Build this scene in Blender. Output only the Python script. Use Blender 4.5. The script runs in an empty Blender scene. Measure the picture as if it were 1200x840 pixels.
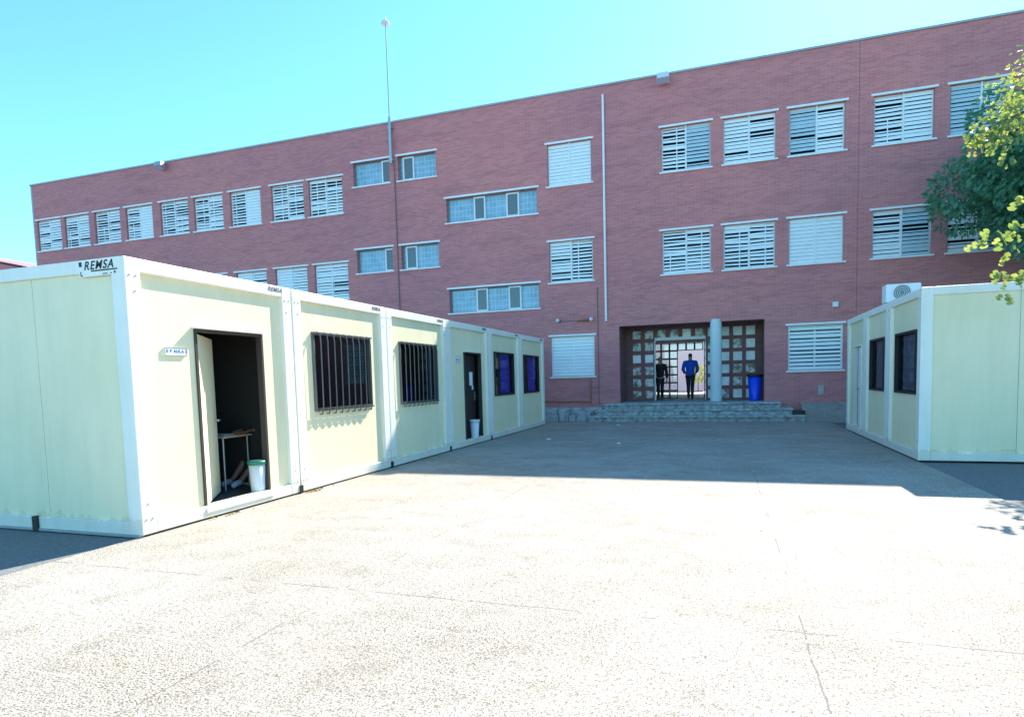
import bpy, bmesh, math, random
from mathutils import Vector, Matrix
random.seed(7)
S = bpy.context.scene
COL = S.collection
PI = math.pi
YF = 21.5            # facade plane
ORG = {}

# ------------------------------------------------------------------ materials
def mat(name, col, rough=.7, metal=0., spec=.5, noise=None, bump=0., alpha=None):
    m = bpy.data.materials.new(name); m.use_nodes = True
    nt = m.node_tree; b = nt.nodes['Principled BSDF']
    b.inputs['Base Color'].default_value = (*col, 1)
    b.inputs['Roughness'].default_value = rough
    b.inputs['Metallic'].default_value = metal
    b.inputs['Specular IOR Level'].default_value = spec
    if noise:
        sc, amt = noise[0], noise[1]
        tc = nt.nodes.new('ShaderNodeTexCoord'); n = nt.nodes.new('ShaderNodeTexNoise')
        n.inputs['Scale'].default_value = sc; n.inputs['Detail'].default_value = 6; n.inputs['Roughness'].default_value = .65
        nt.links.new(tc.outputs['Object'], n.inputs['Vector'])
        r = nt.nodes.new('ShaderNodeValToRGB')
        r.color_ramp.elements[0].position = .3; r.color_ramp.elements[1].position = .7
        r.color_ramp.elements[0].color = (*[c*(1-amt) for c in col], 1)
        r.color_ramp.elements[1].color = (*[min(1, c*(1+amt)) for c in col], 1)
        nt.links.new(n.outputs['Fac'], r.inputs['Fac']); nt.links.new(r.outputs['Color'], b.inputs['Base Color'])
        if bump:
            bp = nt.nodes.new('ShaderNodeBump'); bp.inputs['Strength'].default_value = bump; bp.inputs['Distance'].default_value = .02
            nt.links.new(n.outputs['Fac'], bp.inputs['Height']); nt.links.new(bp.outputs['Normal'], b.inputs['Normal'])
    return m

class N:
    """tiny node helper"""
    def __init__(s, m): s.nt = m.node_tree; s.b = s.nt.nodes['Principled BSDF']
    def n(s, t, **k):
        x = s.nt.nodes.new(t)
        for a, v in k.items():
            if a in x.inputs: x.inputs[a].default_value = v
            else: setattr(x, a, v)
        return x
    def l(s, a, b): s.nt.links.new(a, b)
    def math(s, op, a, b=None, c=None):
        x = s.nt.nodes.new('ShaderNodeMath'); x.operation = op
        for i, v in enumerate((a, b, c)):
            if v is None: continue
            if hasattr(v, 'links'): s.l(v, x.inputs[i])
            else: x.inputs[i].default_value = v
        return x.outputs[0]
    def mix(s, f, a, b, bt='MIX'):
        x = s.nt.nodes.new('ShaderNodeMix'); x.data_type = 'RGBA'; x.blend_type = bt
        for i, v in ((0, f), (6, a), (7, b)):
            if hasattr(v, 'links'): s.l(v, x.inputs[i])
            else: x.inputs[i].default_value = v
        return x.outputs[2]
    def noise(s, vec, sc, det=4, rough=.6):
        x = s.nt.nodes.new('ShaderNodeTexNoise'); x.inputs['Scale'].default_value = sc
        x.inputs['Detail'].default_value = det; x.inputs['Roughness'].default_value = rough
        s.l(vec, x.inputs['Vector']); return x.outputs['Fac']
    def ramp(s, f, *st):
        x = s.nt.nodes.new('ShaderNodeValToRGB'); e = x.color_ramp.elements
        e[0].position, e[0].color = st[0][0], (*st[0][1], 1); e[1].position, e[1].color = st[-1][0], (*st[-1][1], 1)
        for p, c in st[1:-1]:
            q = e.new(p); q.color = (*c, 1)
        s.l(f, x.inputs['Fac']); return x.outputs['Color']

def brick_mat(name, c1, c2, mortar):
    m = mat(name, c1, .85); k = N(m)
    g = k.n('ShaderNodeNewGeometry'); sx = k.n('ShaderNodeSeparateXYZ'); k.l(g.outputs['Position'], sx.inputs[0])
    u = k.math('ADD', sx.outputs[0], sx.outputs[1])
    cb = k.n('ShaderNodeCombineXYZ'); k.l(u, cb.inputs[0]); k.l(sx.outputs[2], cb.inputs[1])
    br = k.n('ShaderNodeTexBrick')
    for a, v in (('Scale', 1.), ('Brick Width', .25), ('Row Height', .058), ('Mortar Size', .005), ('Bias', -.1), ('Mortar Smooth', .3)): br.inputs[a].default_value = v
    br.inputs['Color1'].default_value = (*c1, 1); br.inputs['Color2'].default_value = (*c2, 1); br.inputs['Mortar'].default_value = (*mortar, 1)
    k.l(cb.outputs[0], br.inputs['Vector'])
    # broad kiln-batch variation stretched along the courses
    mp = k.n('ShaderNodeMapping'); mp.inputs['Scale'].default_value = (.5, 2.6, 1); k.l(cb.outputs[0], mp.inputs[0])
    n1 = k.noise(mp.outputs[0], 1.1, 6, .7)
    c = k.mix(k.math('MULTIPLY', .55, 1.), br.outputs['Color'], k.ramp(n1, (.3, (.62, .62, .66)), (.5, (1, 1, 1)), (.72, (1.0, .98, .92))), 'MULTIPLY')
    n2 = k.noise(cb.outputs[0], .16, 3, .5)
    c = k.mix(1., c, k.ramp(n2, (.35, (.86, .9, .97)), (.65, (1, 1, 1))), 'MULTIPLY')
    k.l(c, k.b.inputs['Base Color'])
    bp = k.n('ShaderNodeBump', Strength=.5, Distance=.01); k.l(br.outputs['Fac'], bp.inputs['Height']); bp.invert = True
    k.l(bp.outputs[0], k.b.inputs['Normal'])
    return m

def paving_mat():
    m = mat('pale_paving', (.55, .53, .48), .85); k = N(m)
    g = k.n('ShaderNodeNewGeometry'); P = g.outputs['Position']; sx = k.n('ShaderNodeSeparateXYZ'); k.l(P, sx.inputs[0])
    wx = k.math('MULTIPLY', k.math('SUBTRACT', k.noise(P, 1.7, 3), .5), .05)
    def joint(co, off, pitch, w):
        t = k.math('ADD', k.math('SUBTRACT', co, off), wx)
        f = k.math('ABSOLUTE', k.math('SUBTRACT', k.math('FRACT', k.math('ADD', k.math('DIVIDE', t, pitch), .5)), .5))
        return k.math('LESS_THAN', f, w/pitch)
    j = k.math('MAXIMUM', joint(sx.outputs[0], .43, 3.0, .005), joint(sx.outputs[1], 3.64, 3.0, .007))
    brk = k.math('GREATER_THAN', k.noise(P, .9, 3), .46)
    j = k.math('MULTIPLY', j, brk)
    # fine tile grid, faint
    j2 = k.math('MAXIMUM', joint(sx.outputs[0], .43, .5, .006), joint(sx.outputs[1], 3.64, .5, .006))
    j2 = k.math('MULTIPLY', j2, k.math('GREATER_THAN', k.noise(P, 1.3, 4), .52))
    base = k.ramp(k.noise(P, .55, 5, .6), (.3, (.42, .375, .31)), (.5, (.485, .445, .38)), (.7, (.53, .50, .44)))
    # exposed aggregate: two sizes of dark grain
    mp = k.n('ShaderNodeMapping'); mp.inputs['Scale'].default_value = (1, 1, 1); k.l(P, mp.inputs[0])
    s1 = k.noise(mp.outputs[0], 105, 2, .7); s2 = k.noise(mp.outputs[0], 38, 3, .8)
    gr = k.ramp(s1, (.37, (.05, .042, .03)), (.455, (.42, .37, .29)), (.52, (1, 1, 1)))
    gr2 = k.ramp(s2, (.38, (.4, .36, .32)), (.48, (1, 1, 1)))
    dens = k.ramp(k.noise(P, .8, 4), (.35, (.55, .55, .55)), (.65, (1, 1, 1)))
    c = k.mix(dens, base, gr, 'MULTIPLY'); c = k.mix(.8, c, gr2, 'MULTIPLY')
    # scattered black chewing-gum spots and grit
    v = k.n('ShaderNodeTexVoronoi', Scale=2.6); k.l(P, v.inputs['Vector'])
    rn = k.n('ShaderNodeSeparateColor'); k.l(v.outputs['Color'], rn.inputs[0])
    rad = k.math('MULTIPLY', k.math('POWER', rn.outputs[0], 3), .04)
    spot = k.math('MULTIPLY', k.math('LESS_THAN', v.outputs['Distance'], k.math('ADD', rad, .012)), k.math('GREATER_THAN', rn.outputs[1], .5))
    c = k.mix(k.math('MULTIPLY', spot, .88), c, (.06, .055, .05, 1))
    c = k.mix(k.math('MULTIPLY', j, .75), c, (.12, .1, .09, 1))
    c = k.mix(k.math('MULTIPLY', j2, .3), c, (.66, .64, .6, 1))
    st = k.ramp(k.noise(P, 3.1, 6, .75), (.33, (.72, .70, .68)), (.5, (1, 1, 1)))
    c = k.mix(.8, c, st, 'MULTIPLY')
    # rusty tint near the first cabins
    ru = k.ramp(k.noise(P, .35, 3), (.6, (1, 1, 1)), (.75, (1, .92, .8)))
    c = k.mix(1., c, ru, 'MULTIPLY')
    k.l(c, k.b.inputs['Base Color'])
    bp = k.n('ShaderNodeBump', Strength=.35, Distance=.006); k.l(s1, bp.inputs['Height']); k.l(bp.outputs[0], k.b.inputs['Normal'])
    return m

def grime_mat(name, col, rough=.55, dark=.8):
    """painted sheet metal: large soft blotches plus a few drips"""
    m = mat(name, col, rough); k = N(m)
    g = k.n('ShaderNodeNewGeometry'); P = g.outputs['Position']
    mp = k.n('ShaderNodeMapping'); mp.inputs['Scale'].default_value = (5, 5, .6); k.l(P, mp.inputs[0])
    n1 = k.noise(mp.outputs[0], 1.2, 5, .7); n2 = k.noise(P, 1.1, 4)
    c = k.ramp(n1, (.3, tuple(x*dark for x in col)), (.5, col), (.75, tuple(min(1, x*1.05) for x in col)))
    c2 = k.ramp(n2, (.3, (.93, .95, .92)), (.6, (1, 1, 1)))
    sz = k.n('ShaderNodeSeparateXYZ'); k.l(P, sz.inputs[0])
    low = k.math('MULTIPLY', k.math('LESS_THAN', k.math('ADD', sz.outputs[2], k.math('MULTIPLY', n1, .35)), .34), .35)
    c2 = k.mix(low, c2, (.62, .56, .46, 1))
    k.l(k.mix(1., c, c2, 'MULTIPLY'), k.b.inputs['Base Color'])
    return m

M = {}
M['brick'] = brick_mat('red_brick', (.76, .235, .215), (.62, .18, .17), (.62, .37, .35))
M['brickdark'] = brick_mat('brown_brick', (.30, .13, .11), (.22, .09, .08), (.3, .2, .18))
M['stone'] = mat('pale_stone_trim', (.88, .88, .85), .7, noise=(3, .06))
M['coping'] = mat('grey_coping', (.4, .4, .4), .5, noise=(2, .1))
M['white'] = mat('white_aluminium', (.82, .82, .8), .45, noise=(4, .03))
M['slat'] = mat('white_blind_slats', (.88, .89, .87), .5, noise=(5, .05))
M['slatblue'] = mat('bluish_blind_slats', (.5, .62, .66), .5, noise=(5, .08))  # bluer, duller tone than the other slats
M['dark'] = mat('dark_glass', (.012, .014, .018), .15)
M['greyframe'] = mat('grey_frame', (.2, .22, .22), .5)
M['column'] = mat('pale_painted_column', (.62, .68, .68), .6, noise=(6, .05))
M['panel'] = grime_mat('cream_cabin_panel', (.90, .80, .53), .5, .95)
M['cframe'] = grime_mat('white_cabin_steel', (.90, .87, .77), .45, .93)
M['inside'] = mat('interior_shade_board', (.035, .035, .033), .95)  # near-black, the darkness of unlit rooms put into the colour
M['floorin'] = mat('interior_shade_floor', (.06, .06, .065), .6, noise=(6, .2))  # floor darkened in colour for the unlit inside
M['black'] = mat('black_metal', (.015, .015, .015), .5)
M['steel'] = mat('galvanised_steel', (.45, .46, .47), .4, metal=.7, noise=(8, .1))
M['bar'] = mat('dark_grey_bars', (.11, .115, .115), .45, metal=.2, noise=(15, .15))
M['rubber'] = mat('door_seal_brown', (.05, .04, .035), .6)
M['doorbrown'] = mat('dark_door_and_opening', (.03, .022, .02), .5)
M['wood'] = mat('red_brown_wood', (.24, .075, .075), .55, noise=(9, .25))
M['paving'] = paving_mat()
M['asphalt'] = mat('weathered_asphalt', (.17, .175, .175), .9, noise=(45, .35), bump=.4)
M['step'] = mat('worn_stone_steps', (.40, .42, .41), .85, noise=(7, .6), bump=.4)
M['rough'] = mat('rough_stone_edge', (.4, .4, .4), .9, noise=(3, .5), bump=1.)
M['hall'] = mat('white_plaster', (.86, .86, .84), .8)
M['palewall'] = mat('pale_green_render', (.72, .88, .82), .8)
M['bluebin'] = mat('blue_plastic', (.0, .06, .75), .35)
M['whitebin'] = mat('white_plastic', (.72, .76, .78), .4)
M['green'] = mat('green_rim', (.02, .22, .12), .5)
M['paper'] = mat('paper', (.8, .8, .78), .8)
M['ink'] = mat('black_ink', (.015, .015, .015), .6)
M['inkblue'] = mat('blue_ink', (.03, .15, .45), .6)
M['skin'] = mat('skin', (.5, .27, .19), .55)
M['skind'] = mat('tanned_skin', (.36, .2, .14), .55)
M['hair'] = mat('dark_hair', (.01, .008, .007), .6)
M['sweater'] = mat('blue_cotton', (.01, .08, .5), .9)
M['trousers'] = mat('dark_cotton', (.02, .022, .03), .9)
M['blackcloth'] = mat('black_cotton', (.012, .012, .014), .9)
M['shoe'] = mat('dark_shoe', (.02, .02, .02), .6)
M['sneaker'] = mat('pale_blue_trainer', (.6, .68, .85), .6)
M['curtain'] = mat('indigo_curtain', (.10, .08, .62), .9, noise=(6, .35))
M['redroof'] = mat('pink_roof_sheet', (.62, .2, .19), .7, noise=(2, .15))
M['copper'] = mat('rusty_gas_pipe', (.38, .12, .06), .5)
M['cable'] = mat('grey_cable', (.18, .15, .15), .6)
M['bark'] = mat('tree_bark', (.12, .09, .065), .9, noise=(12, .4), bump=.6)
M['desk'] = mat('desk_top', (.5, .42, .3), .5)
M['dryleaf'] = mat('dry_leaf', (.55, .33, .07), .8)
M['lens'] = mat('lamp_glass', (.5, .55, .6), .2)
M['pale'] = mat('pale_lamp_case', (.7, .72, .75), .4)
M['plinth'] = mat('concrete_walk', (.5, .5, .48), .9, noise=(4, .2), bump=.3)

def glass_mat(name, col, tr):
    m = bpy.data.materials.new(name); m.use_nodes = True; nt = m.node_tree; nt.nodes.clear()
    o = nt.nodes.new('ShaderNodeOutputMaterial'); mx = nt.nodes.new('ShaderNodeMixShader'); mx.inputs[0].default_value = 1-tr
    t = nt.nodes.new('ShaderNodeBsdfTransparent'); t.inputs[0].default_value = (*col, 1)
    g = nt.nodes.new('ShaderNodeBsdfGlossy'); g.inputs['Roughness'].default_value = .05; g.inputs[0].default_value = (.8, .85, .9, 1)
    nt.links.new(t.outputs[0], mx.inputs[1]); nt.links.new(g.outputs[0], mx.inputs[2]); nt.links.new(mx.outputs[0], o.inputs[0])
    return m
M['glass'] = glass_mat('clear_glass', (.85, .9, .9), .92)
M['clearish'] = glass_mat('window_glass', (.8, .8, .85), .93)
M['greycurtain'] = mat('grey_curtain', (.2, .23, .24), .9, noise=(9, .35))
M['tint'] = glass_mat('tinted_glass', (.3, .3, .35), .9)
def reflection_pane(name, c1, c2, sc):  # reflections on the panes put into their colour
    m = mat(name, c1, .25); k = N(m); g = k.n('ShaderNodeNewGeometry')
    n = k.noise(g.outputs['Position'], sc, 3, .6)
    k.l(k.ramp(n, (.38, c2), (.6, c1)), k.b.inputs['Base Color']); return m
M['panelite'] = reflection_pane('sky_reflection_panes', (.85, .88, .86), (.6, .66, .64), 2.5)
M['panedark'] = reflection_pane('dark_reflection_panes', (.62, .66, .62), (.05, .05, .045), 5.5)
def bathglass():
    m = mat('blue_obscured_glass', (.25, .42, .52), .2); k = N(m); g = k.n('ShaderNodeNewGeometry')
    sx = k.n('ShaderNodeSeparateXYZ'); k.l(g.outputs['Position'], sx.inputs[0])
    def ln(c, p): return k.math('LESS_THAN', k.math('FRACT', k.math('DIVIDE', c, p)), .16)
    li = k.math('MAXIMUM', ln(sx.outputs[0], .15), ln(sx.outputs[2], .2))
    n = k.noise(g.outputs['Position'], 3, 4)
    c = k.ramp(n, (.35, (.2, .36, .45)), (.65, (.32, .5, .6)))
    k.l(k.mix(k.math('MULTIPLY', li, .5), c, (.55, .68, .72, 1)), k.b.inputs['Base Color']); return m
M['bath'] = bathglass()
M['bathdark'] = mat('dim_sash_glass', (.14, .17, .17), .2)

def leaf_mat(name, c1, c2, tr=.45):
    m = bpy.data.materials.new(name); m.use_nodes = True; nt = m.node_tree; nt.nodes.clear()
    o = nt.nodes.new('ShaderNodeOutputMaterial'); mx = nt.nodes.new('ShaderNodeMixShader'); mx.inputs[0].default_value = tr
    d = nt.nodes.new('ShaderNodeBsdfPrincipled'); d.inputs['Roughness'].default_value = .45; t = nt.nodes.new('ShaderNodeBsdfTranslucent')
    g = nt.nodes.new('ShaderNodeNewGeometry'); r = nt.nodes.new('ShaderNodeValToRGB')
    r.color_ramp.elements[0].color = (*c1, 1); r.color_ramp.elements[1].color = (*c2, 1)
    nt.links.new(g.outputs['Random Per Island'], r.inputs[0])
    nt.links.new(r.outputs[0], d.inputs['Base Color'])
    br = nt.nodes.new('ShaderNodeMix'); br.data_type = 'RGBA'; br.blend_type = 'MULTIPLY'; br.inputs[0].default_value = 1
    nt.links.new(r.outputs[0], br.inputs[6]); br.inputs[7].default_value = (1.9, 1.8, .9, 1)
    nt.links.new(br.outputs[2], t.inputs[0])
    nt.links.new(d.outputs[0], mx.inputs[1]); nt.links.new(t.outputs[0], mx.inputs[2]); nt.links.new(mx.outputs[0], o.inputs[0])
    return m
M['leaf'] = leaf_mat('bright_sunlit_leaves', (.14, .22, .07), (.30, .33, .13), .42)
M['leafdark'] = leaf_mat('shaded_leaves', (.08, .25, .19), (.14, .34, .25), .4)  # teal tone for the crown in shade

# ------------------------------------------------------------------ mesh builder
class MB:
    def __init__(s): s.v = []; s.f = []; s.m = []; s.sm = []
    def add(s, vs, fs, mi=0, smooth=False):
        n = len(s.v); s.v += [tuple(p) for p in vs]
        for f in fs: s.f.append(tuple(i+n for i in f)); s.m.append(mi); s.sm.append(smooth)
        return s
    def box(s, a, b, mi=0):
        x0, y0, z0 = [min(a[i], b[i]) for i in range(3)]; x1, y1, z1 = [max(a[i], b[i]) for i in range(3)]
        return s.add([(x0,y0,z0),(x1,y0,z0),(x1,y1,z0),(x0,y1,z0),(x0,y0,z1),(x1,y0,z1),(x1,y1,z1),(x0,y1,z1)],
                     [(0,3,2,1),(4,5,6,7),(0,1,5,4),(1,2,6,5),(2,3,7,6),(3,0,4,7)], mi)
    def cyl(s, p0, p1, r0, r1=None, n=14, mi=0, cap=True):
        r1 = r0 if r1 is None else r1
        p0 = Vector(p0); p1 = Vector(p1); d = (p1-p0).normalized()
        a = d.orthogonal().normalized(); b = d.cross(a)
        vs = []
        for p, r in ((p0, r0), (p1, r1)):
            for i in range(n):
                t = 2*PI*i/n; vs.append(p+a*math.cos(t)*r+b*math.sin(t)*r)
        fs = [(i, (i+1) % n, n+(i+1) % n, n+i) for i in range(n)]
        s.add(vs, fs, mi, True)
        if cap: s.add(vs[:n], [tuple(range(n))[::-1]], mi); s.add(vs[n:], [tuple(range(n))], mi)
        return s
    def tube(s, pts, r, n=8, mi=0):
        for a, b in zip(pts[:-1], pts[1:]): s.cyl(a, b, r, r, n, mi)
        return s
    def lathe(s, c, prof, n=24, mi=0):
        vs = []; k = len(prof)
        for r, z in prof:
            for i in range(n): t = 2*PI*i/n; vs.append((c[0]+r*math.cos(t), c[1]+r*math.sin(t), c[2]+z))
        fs = [(j*n+i, j*n+(i+1) % n, (j+1)*n+(i+1) % n, (j+1)*n+i) for j in range(k-1) for i in range(n)]
        return s.add(vs, fs, mi, True)
    def quad(s, a, b, c, d, mi=0): return s.add([a, b, c, d], [(0,1,2,3)], mi)
    def build(s, name, m, parent=None, origin=None, bevel=0):
        po = ORG[parent.name] if parent else Vector((0,0,0))
        og = Vector(origin) if origin is not None else po.copy()
        me = bpy.data.meshes.new(name)
        me.from_pydata([(p[0]-og.x, p[1]-og.y, p[2]-og.z) for p in s.v], [], s.f)
        for x in (m if isinstance(m, (list, tuple)) else [m]): me.materials.append(M[x])
        me.polygons.foreach_set('material_index', s.m); me.polygons.foreach_set('use_smooth', s.sm); me.update()
        o = bpy.data.objects.new(name, me); COL.objects.link(o)
        o.location = og-po
        if parent: o.parent = parent
        ORG[o.name] = og
        if bevel:
            b = o.modifiers.new('bevel', 'BEVEL'); b.width = bevel; b.segments = 2; b.limit_method = 'ANGLE'
        return o
def tag(o, label=None, cat=None, group=None, kind=None):
    for k, v in (('label', label), ('category', cat), ('group', group), ('kind', kind)):
        if v: o[k] = v
    return o
def thing(name, loc, label, cat, group=None):
    o = bpy.data.objects.new(name, None); COL.objects.link(o); o.location = loc; o.empty_display_size = .2
    ORG[o.name] = Vector(loc); return tag(o, label, cat, group)
def struct(o): o['kind'] = 'structure'; return o
def text_obj(name, txt, size, m, parent, mtx, shear=0, bold=0):
    cu = bpy.data.curves.new('t', 'FONT'); cu.body = txt; cu.size = size; cu.shear = shear; cu.extrude = .0008; cu.offset = bold; cu.space_character = 1.2
    t = bpy.data.objects.new('t', cu); COL.objects.link(t)
    bpy.context.view_layer.update()
    me = bpy.data.meshes.new_from_object(t.evaluated_get(bpy.context.evaluated_depsgraph_get()))
    bpy.data.objects.remove(t)
    me.transform(mtx)
    og = ORG[parent.name]; me.transform(Matrix.Translation(-og))
    me.materials.clear(); me.materials.append(M[m])
    o = bpy.data.objects.new(name, me); COL.objects.link(o); o.parent = parent; ORG[o.name] = og.copy(); return o

# ------------------------------------------------------------------ camera
cam = bpy.data.cameras.new('camera'); co = bpy.data.objects.new('camera', cam); COL.objects.link(co); S.camera = co
F, yaw, pitch, roll, cy, cx = 716.79, 3.16782200e-01, -7.34148210e-02, -2.54747671e-02, 497.647, 613.631
fw = Vector((-math.sin(yaw)*math.cos(pitch), math.cos(yaw)*math.cos(pitch), math.sin(pitch)))
r = Vector((math.cos(yaw), math.sin(yaw), 0)); u = r.cross(fw)
r2 = math.cos(roll)*r+math.sin(roll)*u; u2 = -math.sin(roll)*r+math.cos(roll)*u
mt = Matrix((r2, u2, -fw)).transposed().to_4x4(); mt.translation = Vector((0, 0, 1.45)); co.matrix_world = mt
cam.sensor_width = 36; cam.lens = 36*F/1200; cam.shift_x = (600-cx)/1200; cam.shift_y = (cy-420)/1200
cam.clip_end = 2000; cam.clip_start = .05

# ------------------------------------------------------------------ light
W = bpy.data.worlds.new('World'); S.world = W; W.use_nodes = True; nt = W.node_tree; bg = nt.nodes['Background']
sky = nt.nodes.new('ShaderNodeTexSky'); sky.sky_type = 'NISHITA'; sky.sun_disc = False
AZ = 15.; EL = 40.7
sky.sun_elevation = math.radians(EL); sky.sun_rotation = math.radians(AZ); sky.altitude = 200; sky.air_density = 1.0; sky.dust_density = .2; sky.ozone_density = 2.0
tn = nt.nodes.new('ShaderNodeMix'); tn.data_type = 'RGBA'; tn.blend_type = 'MULTIPLY'; tn.inputs[0].default_value = 1
tn.inputs[7].default_value = (.58, 1.04, 1.18, 1)
nt.links.new(sky.outputs[0], tn.inputs[6]); nt.links.new(tn.outputs[2], bg.inputs[0]); bg.inputs[1].default_value = .135
sl = bpy.data.lights.new('sun', 'SUN'); sl.energy = 5.0; sl.angle = math.radians(.5); sl.color = (1, .94, .84)
so = bpy.data.objects.new('sun', sl); COL.objects.link(so)
az, el = math.radians(AZ), math.radians(EL)
sv = Vector((math.sin(az)*math.cos(el), math.cos(az)*math.cos(el), math.sin(el)))
so.rotation_euler = sv.to_track_quat('Z', 'Y').to_euler(); so.location = (0, 0, 30)
S.view_settings.view_transform = 'Standard'; S.view_settings.look = 'None'; S.view_settings.gamma = 1
S.view_settings.exposure = 1.27

# ------------------------------------------------------------------ ground
b = MB(); b.quad((-900,-300,-.012),(900,-300,-.012),(900,1500,-.012),(-900,1500,-.012)); struct(b.build('ground', 'asphalt'))
b = MB(); b.quad((-5.47,-12,0),(2.93,-12,0),(2.93,19.9,0),(-5.47,19.9,0)); b.quad((-32,19.9-.7,.0),(-5.47,19.9-.7,.0),(-5.47,20.3,.0),(-32,20.3,.0)); struct(b.build('paved_yard', 'paving'))
# raised walk against the facade
b = MB()
b.add([(2.6,19.9,0),(26,19.9,0),(26,21.5,.5),(2.6,21.5,.5),(2.34,19.9,0),(2.34,21.5,.5)], [(0,1,2,3),(4,0,3,5)])
struct(b.build('ramp', 'paving'))
b = MB(); b.quad((2.93,19.9-.8,.002),(26,19.9-.8,.002),(26,19.9,.002),(2.93,19.9,.002)); struct(b.build('pavement', 'paving'))
b = MB(); rr = random.Random(3); x = -16.
while x < -4.3:
    w = rr.uniform(.25, .6); b.box((x, 20.35+rr.uniform(-.06,.06), -.05), (min(x+w-.02, -4.28), 20.75, .24+rr.uniform(-.06,.06))); x += w
x = -16.
while x < -4.3:
    w = rr.uniform(.3, .7); b.box((x, 20.77, -.05), (min(x+w-.02, -4.28), 21.05, .36+rr.uniform(-.05,.05))); x += w
tag(b.build('stone_edging', 'rough', bevel=.03), 'rough grey stone edging along the foot of the brick wall left of the steps', 'kerb')
b = MB(); b.box((-32, 21.05, -.05), (-4.0, 21.5, .42)); struct(b.build('planting_strip', 'rough'))
st = thing('entrance_steps', (-1, 19.9, 0), 'wide worn stone steps leading up to the school entrance', 'steps')
for i, (xa, xb, y0, z0, z1) in enumerate(((-4.25, 2.33, 19.9, -.05, .18), (-4.08, 2.02, 20.3, .18, .37), (-3.9, 1.72, 20.7, .37, .553))):
    m = MB(); m.box((xa, y0+.08, z0), (xb, 21.5, z1-.05)); m.box((xa-.01, y0, z1-.05), (xb+.01, 21.5, z1)); m.build('step', 'step', st, bevel=.008)
m = MB(); m.box((2.0, 20.28, .18), (2.36, 20.6, .30)); m.build('shaded_gap', 'black', st)  # black box standing for the shaded gap at the step end

# ------------------------------------------------------------------ school building
bd = thing('school_building', (-5, YF, 0), 'long three storey red brick school with rows of white slatted windows', 'building')
W3 = [(-31.55,'oh'),(-29.72,'oh'),(-27.78,'oh'),(-25.84,'mc'),(-23.80,'oo'),(-21.90,'mm'),(-19.93,'oc'),(-17.80,'oo'),(-15.96,'om'),
      (-5.92,'cc'),(-1.97,'ob'),(0.,'hh'),(1.97,'bh'),(4.33,'mh'),(6.30,'bb'),(8.3,'hh'),(10.4,'oc'),(12.5,'hh')]
W2 = [(-31.55,'hh'),(-29.72,'oh'),(-27.78,'cc'),(-25.84,'ch'),(-23.80,'oh'),(-21.90,'ch'),(-19.83,'ch'),(-17.80,'ch'),(-15.86,'hh'),
      (-5.92,'ho'),(-1.97,'om'),(0.,'oo'),(1.97,'cc'),(4.33,'hb'),(6.30,'hb'),(8.3,'hh'),(10.4,'oc'),(12.5,'hh')]
W1 = [(-5.92,'C'),(1.98,'O')]
WW, WH = 1.585, 1.43
holes = []
for x, c in W3: holes.append((x, x+WW, 8.24, 9.68))
for x, c in W2: holes.append((x, x+WW, 4.88, 6.31))
for x, c in W1: holes.append((x, x+WW, 1.52, 2.96))
BT = [(-13.84, 9.17, 1.6, 0), (-11.86, 9.17, 1.6, 1), (-13.84, 5.82, 1.6, 0), (-11.86, 5.82, 1.6, 1)]
for x, z, w, k in BT: holes.append((x, x+w, z, z+.91))
for z in (7.38, 4.03): holes.append((-9.88, -6.33, z, z+.89))
EX0, EX1, EZ0, EZ1 = -3.46, 1.27, .55, 3.22
holes.append((EX0, EX1, EZ0-.6, EZ1))
XL, XR, ZT = -31.8, 26., 11.36
def gridwall(b, x0, x1, z0, z1, holes, y, dep, mi=0):
    xs = sorted({x0, x1, *[h[0] for h in holes], *[h[1] for h in holes]}); zs = sorted({z0, z1, *[h[2] for h in holes], *[h[3] for h in holes]})
    idx = {}; vs = []; fs = []
    def vi(x, z):
        if (x, z) not in idx: idx[(x, z)] = len(vs); vs.append((x, y, z))
        return idx[(x, z)]
    for i in range(len(xs)-1):
        for j in range(len(zs)-1):
            cx_, cz_ = (xs[i]+xs[i+1])/2, (zs[j]+zs[j+1])/2
            if any(h[0] < cx_ < h[1] and h[2] < cz_ < h[3] for h in holes): continue
            fs.append((vi(xs[i], zs[j]), vi(xs[i+1], zs[j]), vi(xs[i+1], zs[j+1]), vi(xs[i], zs[j+1])))
    b.add(vs, fs, mi)
    for (a, c, d, e) in holes:
        b.quad((a,y,d),(a,y,e),(a,y+dep,e),(a,y+dep,d), mi); b.quad((c,y,e),(c,y,d),(c,y+dep,d),(c,y+dep,e), mi)
        b.quad((a,y,e),(c,y,e),(c,y+dep,e),(a,y+dep,e), mi); b.quad((c,y,d),(a,y,d),(a,y+dep,d),(c,y+dep,d), mi)
b = MB(); gridwall(b, XL, XR, -.02, ZT, holes[:-1]+[(EX0, EX1, -.02, EZ1)], YF, .22)
YB = 34.
gridwall(b, XL, XR, -.02, ZT, [(-3.6, 1.4, .5, 3.2)], YB, .01)
b.quad((XL,YF,0),(XL,YF,ZT),(XL,YB,ZT),(XL,YB,0)); b.quad((XR,YF,0),(XR,YB,0),(XR,YB,ZT),(XR,YF,ZT))
b.build('wall', 'brick', bd)
b = MB(); b.box((XL-.03, YF-.04, ZT), (XR+.03, YB+.04, ZT+.06)); b.build('roof', 'coping', bd)
# dark sheets added behind the windows for the unlit rooms
b = MB()
for z0, z1 in ((7.2, 10.2), (3.85, 7.0)): b.box((XL+.3, YF+.6, z0), (XR-.3, YF+.62, z1))
b.box((-9, YF+.6, .6), (-3.75, YF+.62, 3.3)); b.box((1.6, YF+.6, .6), (6, YF+.62, 3.3))
b.build('void_sheet', 'inside', bd)
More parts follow.
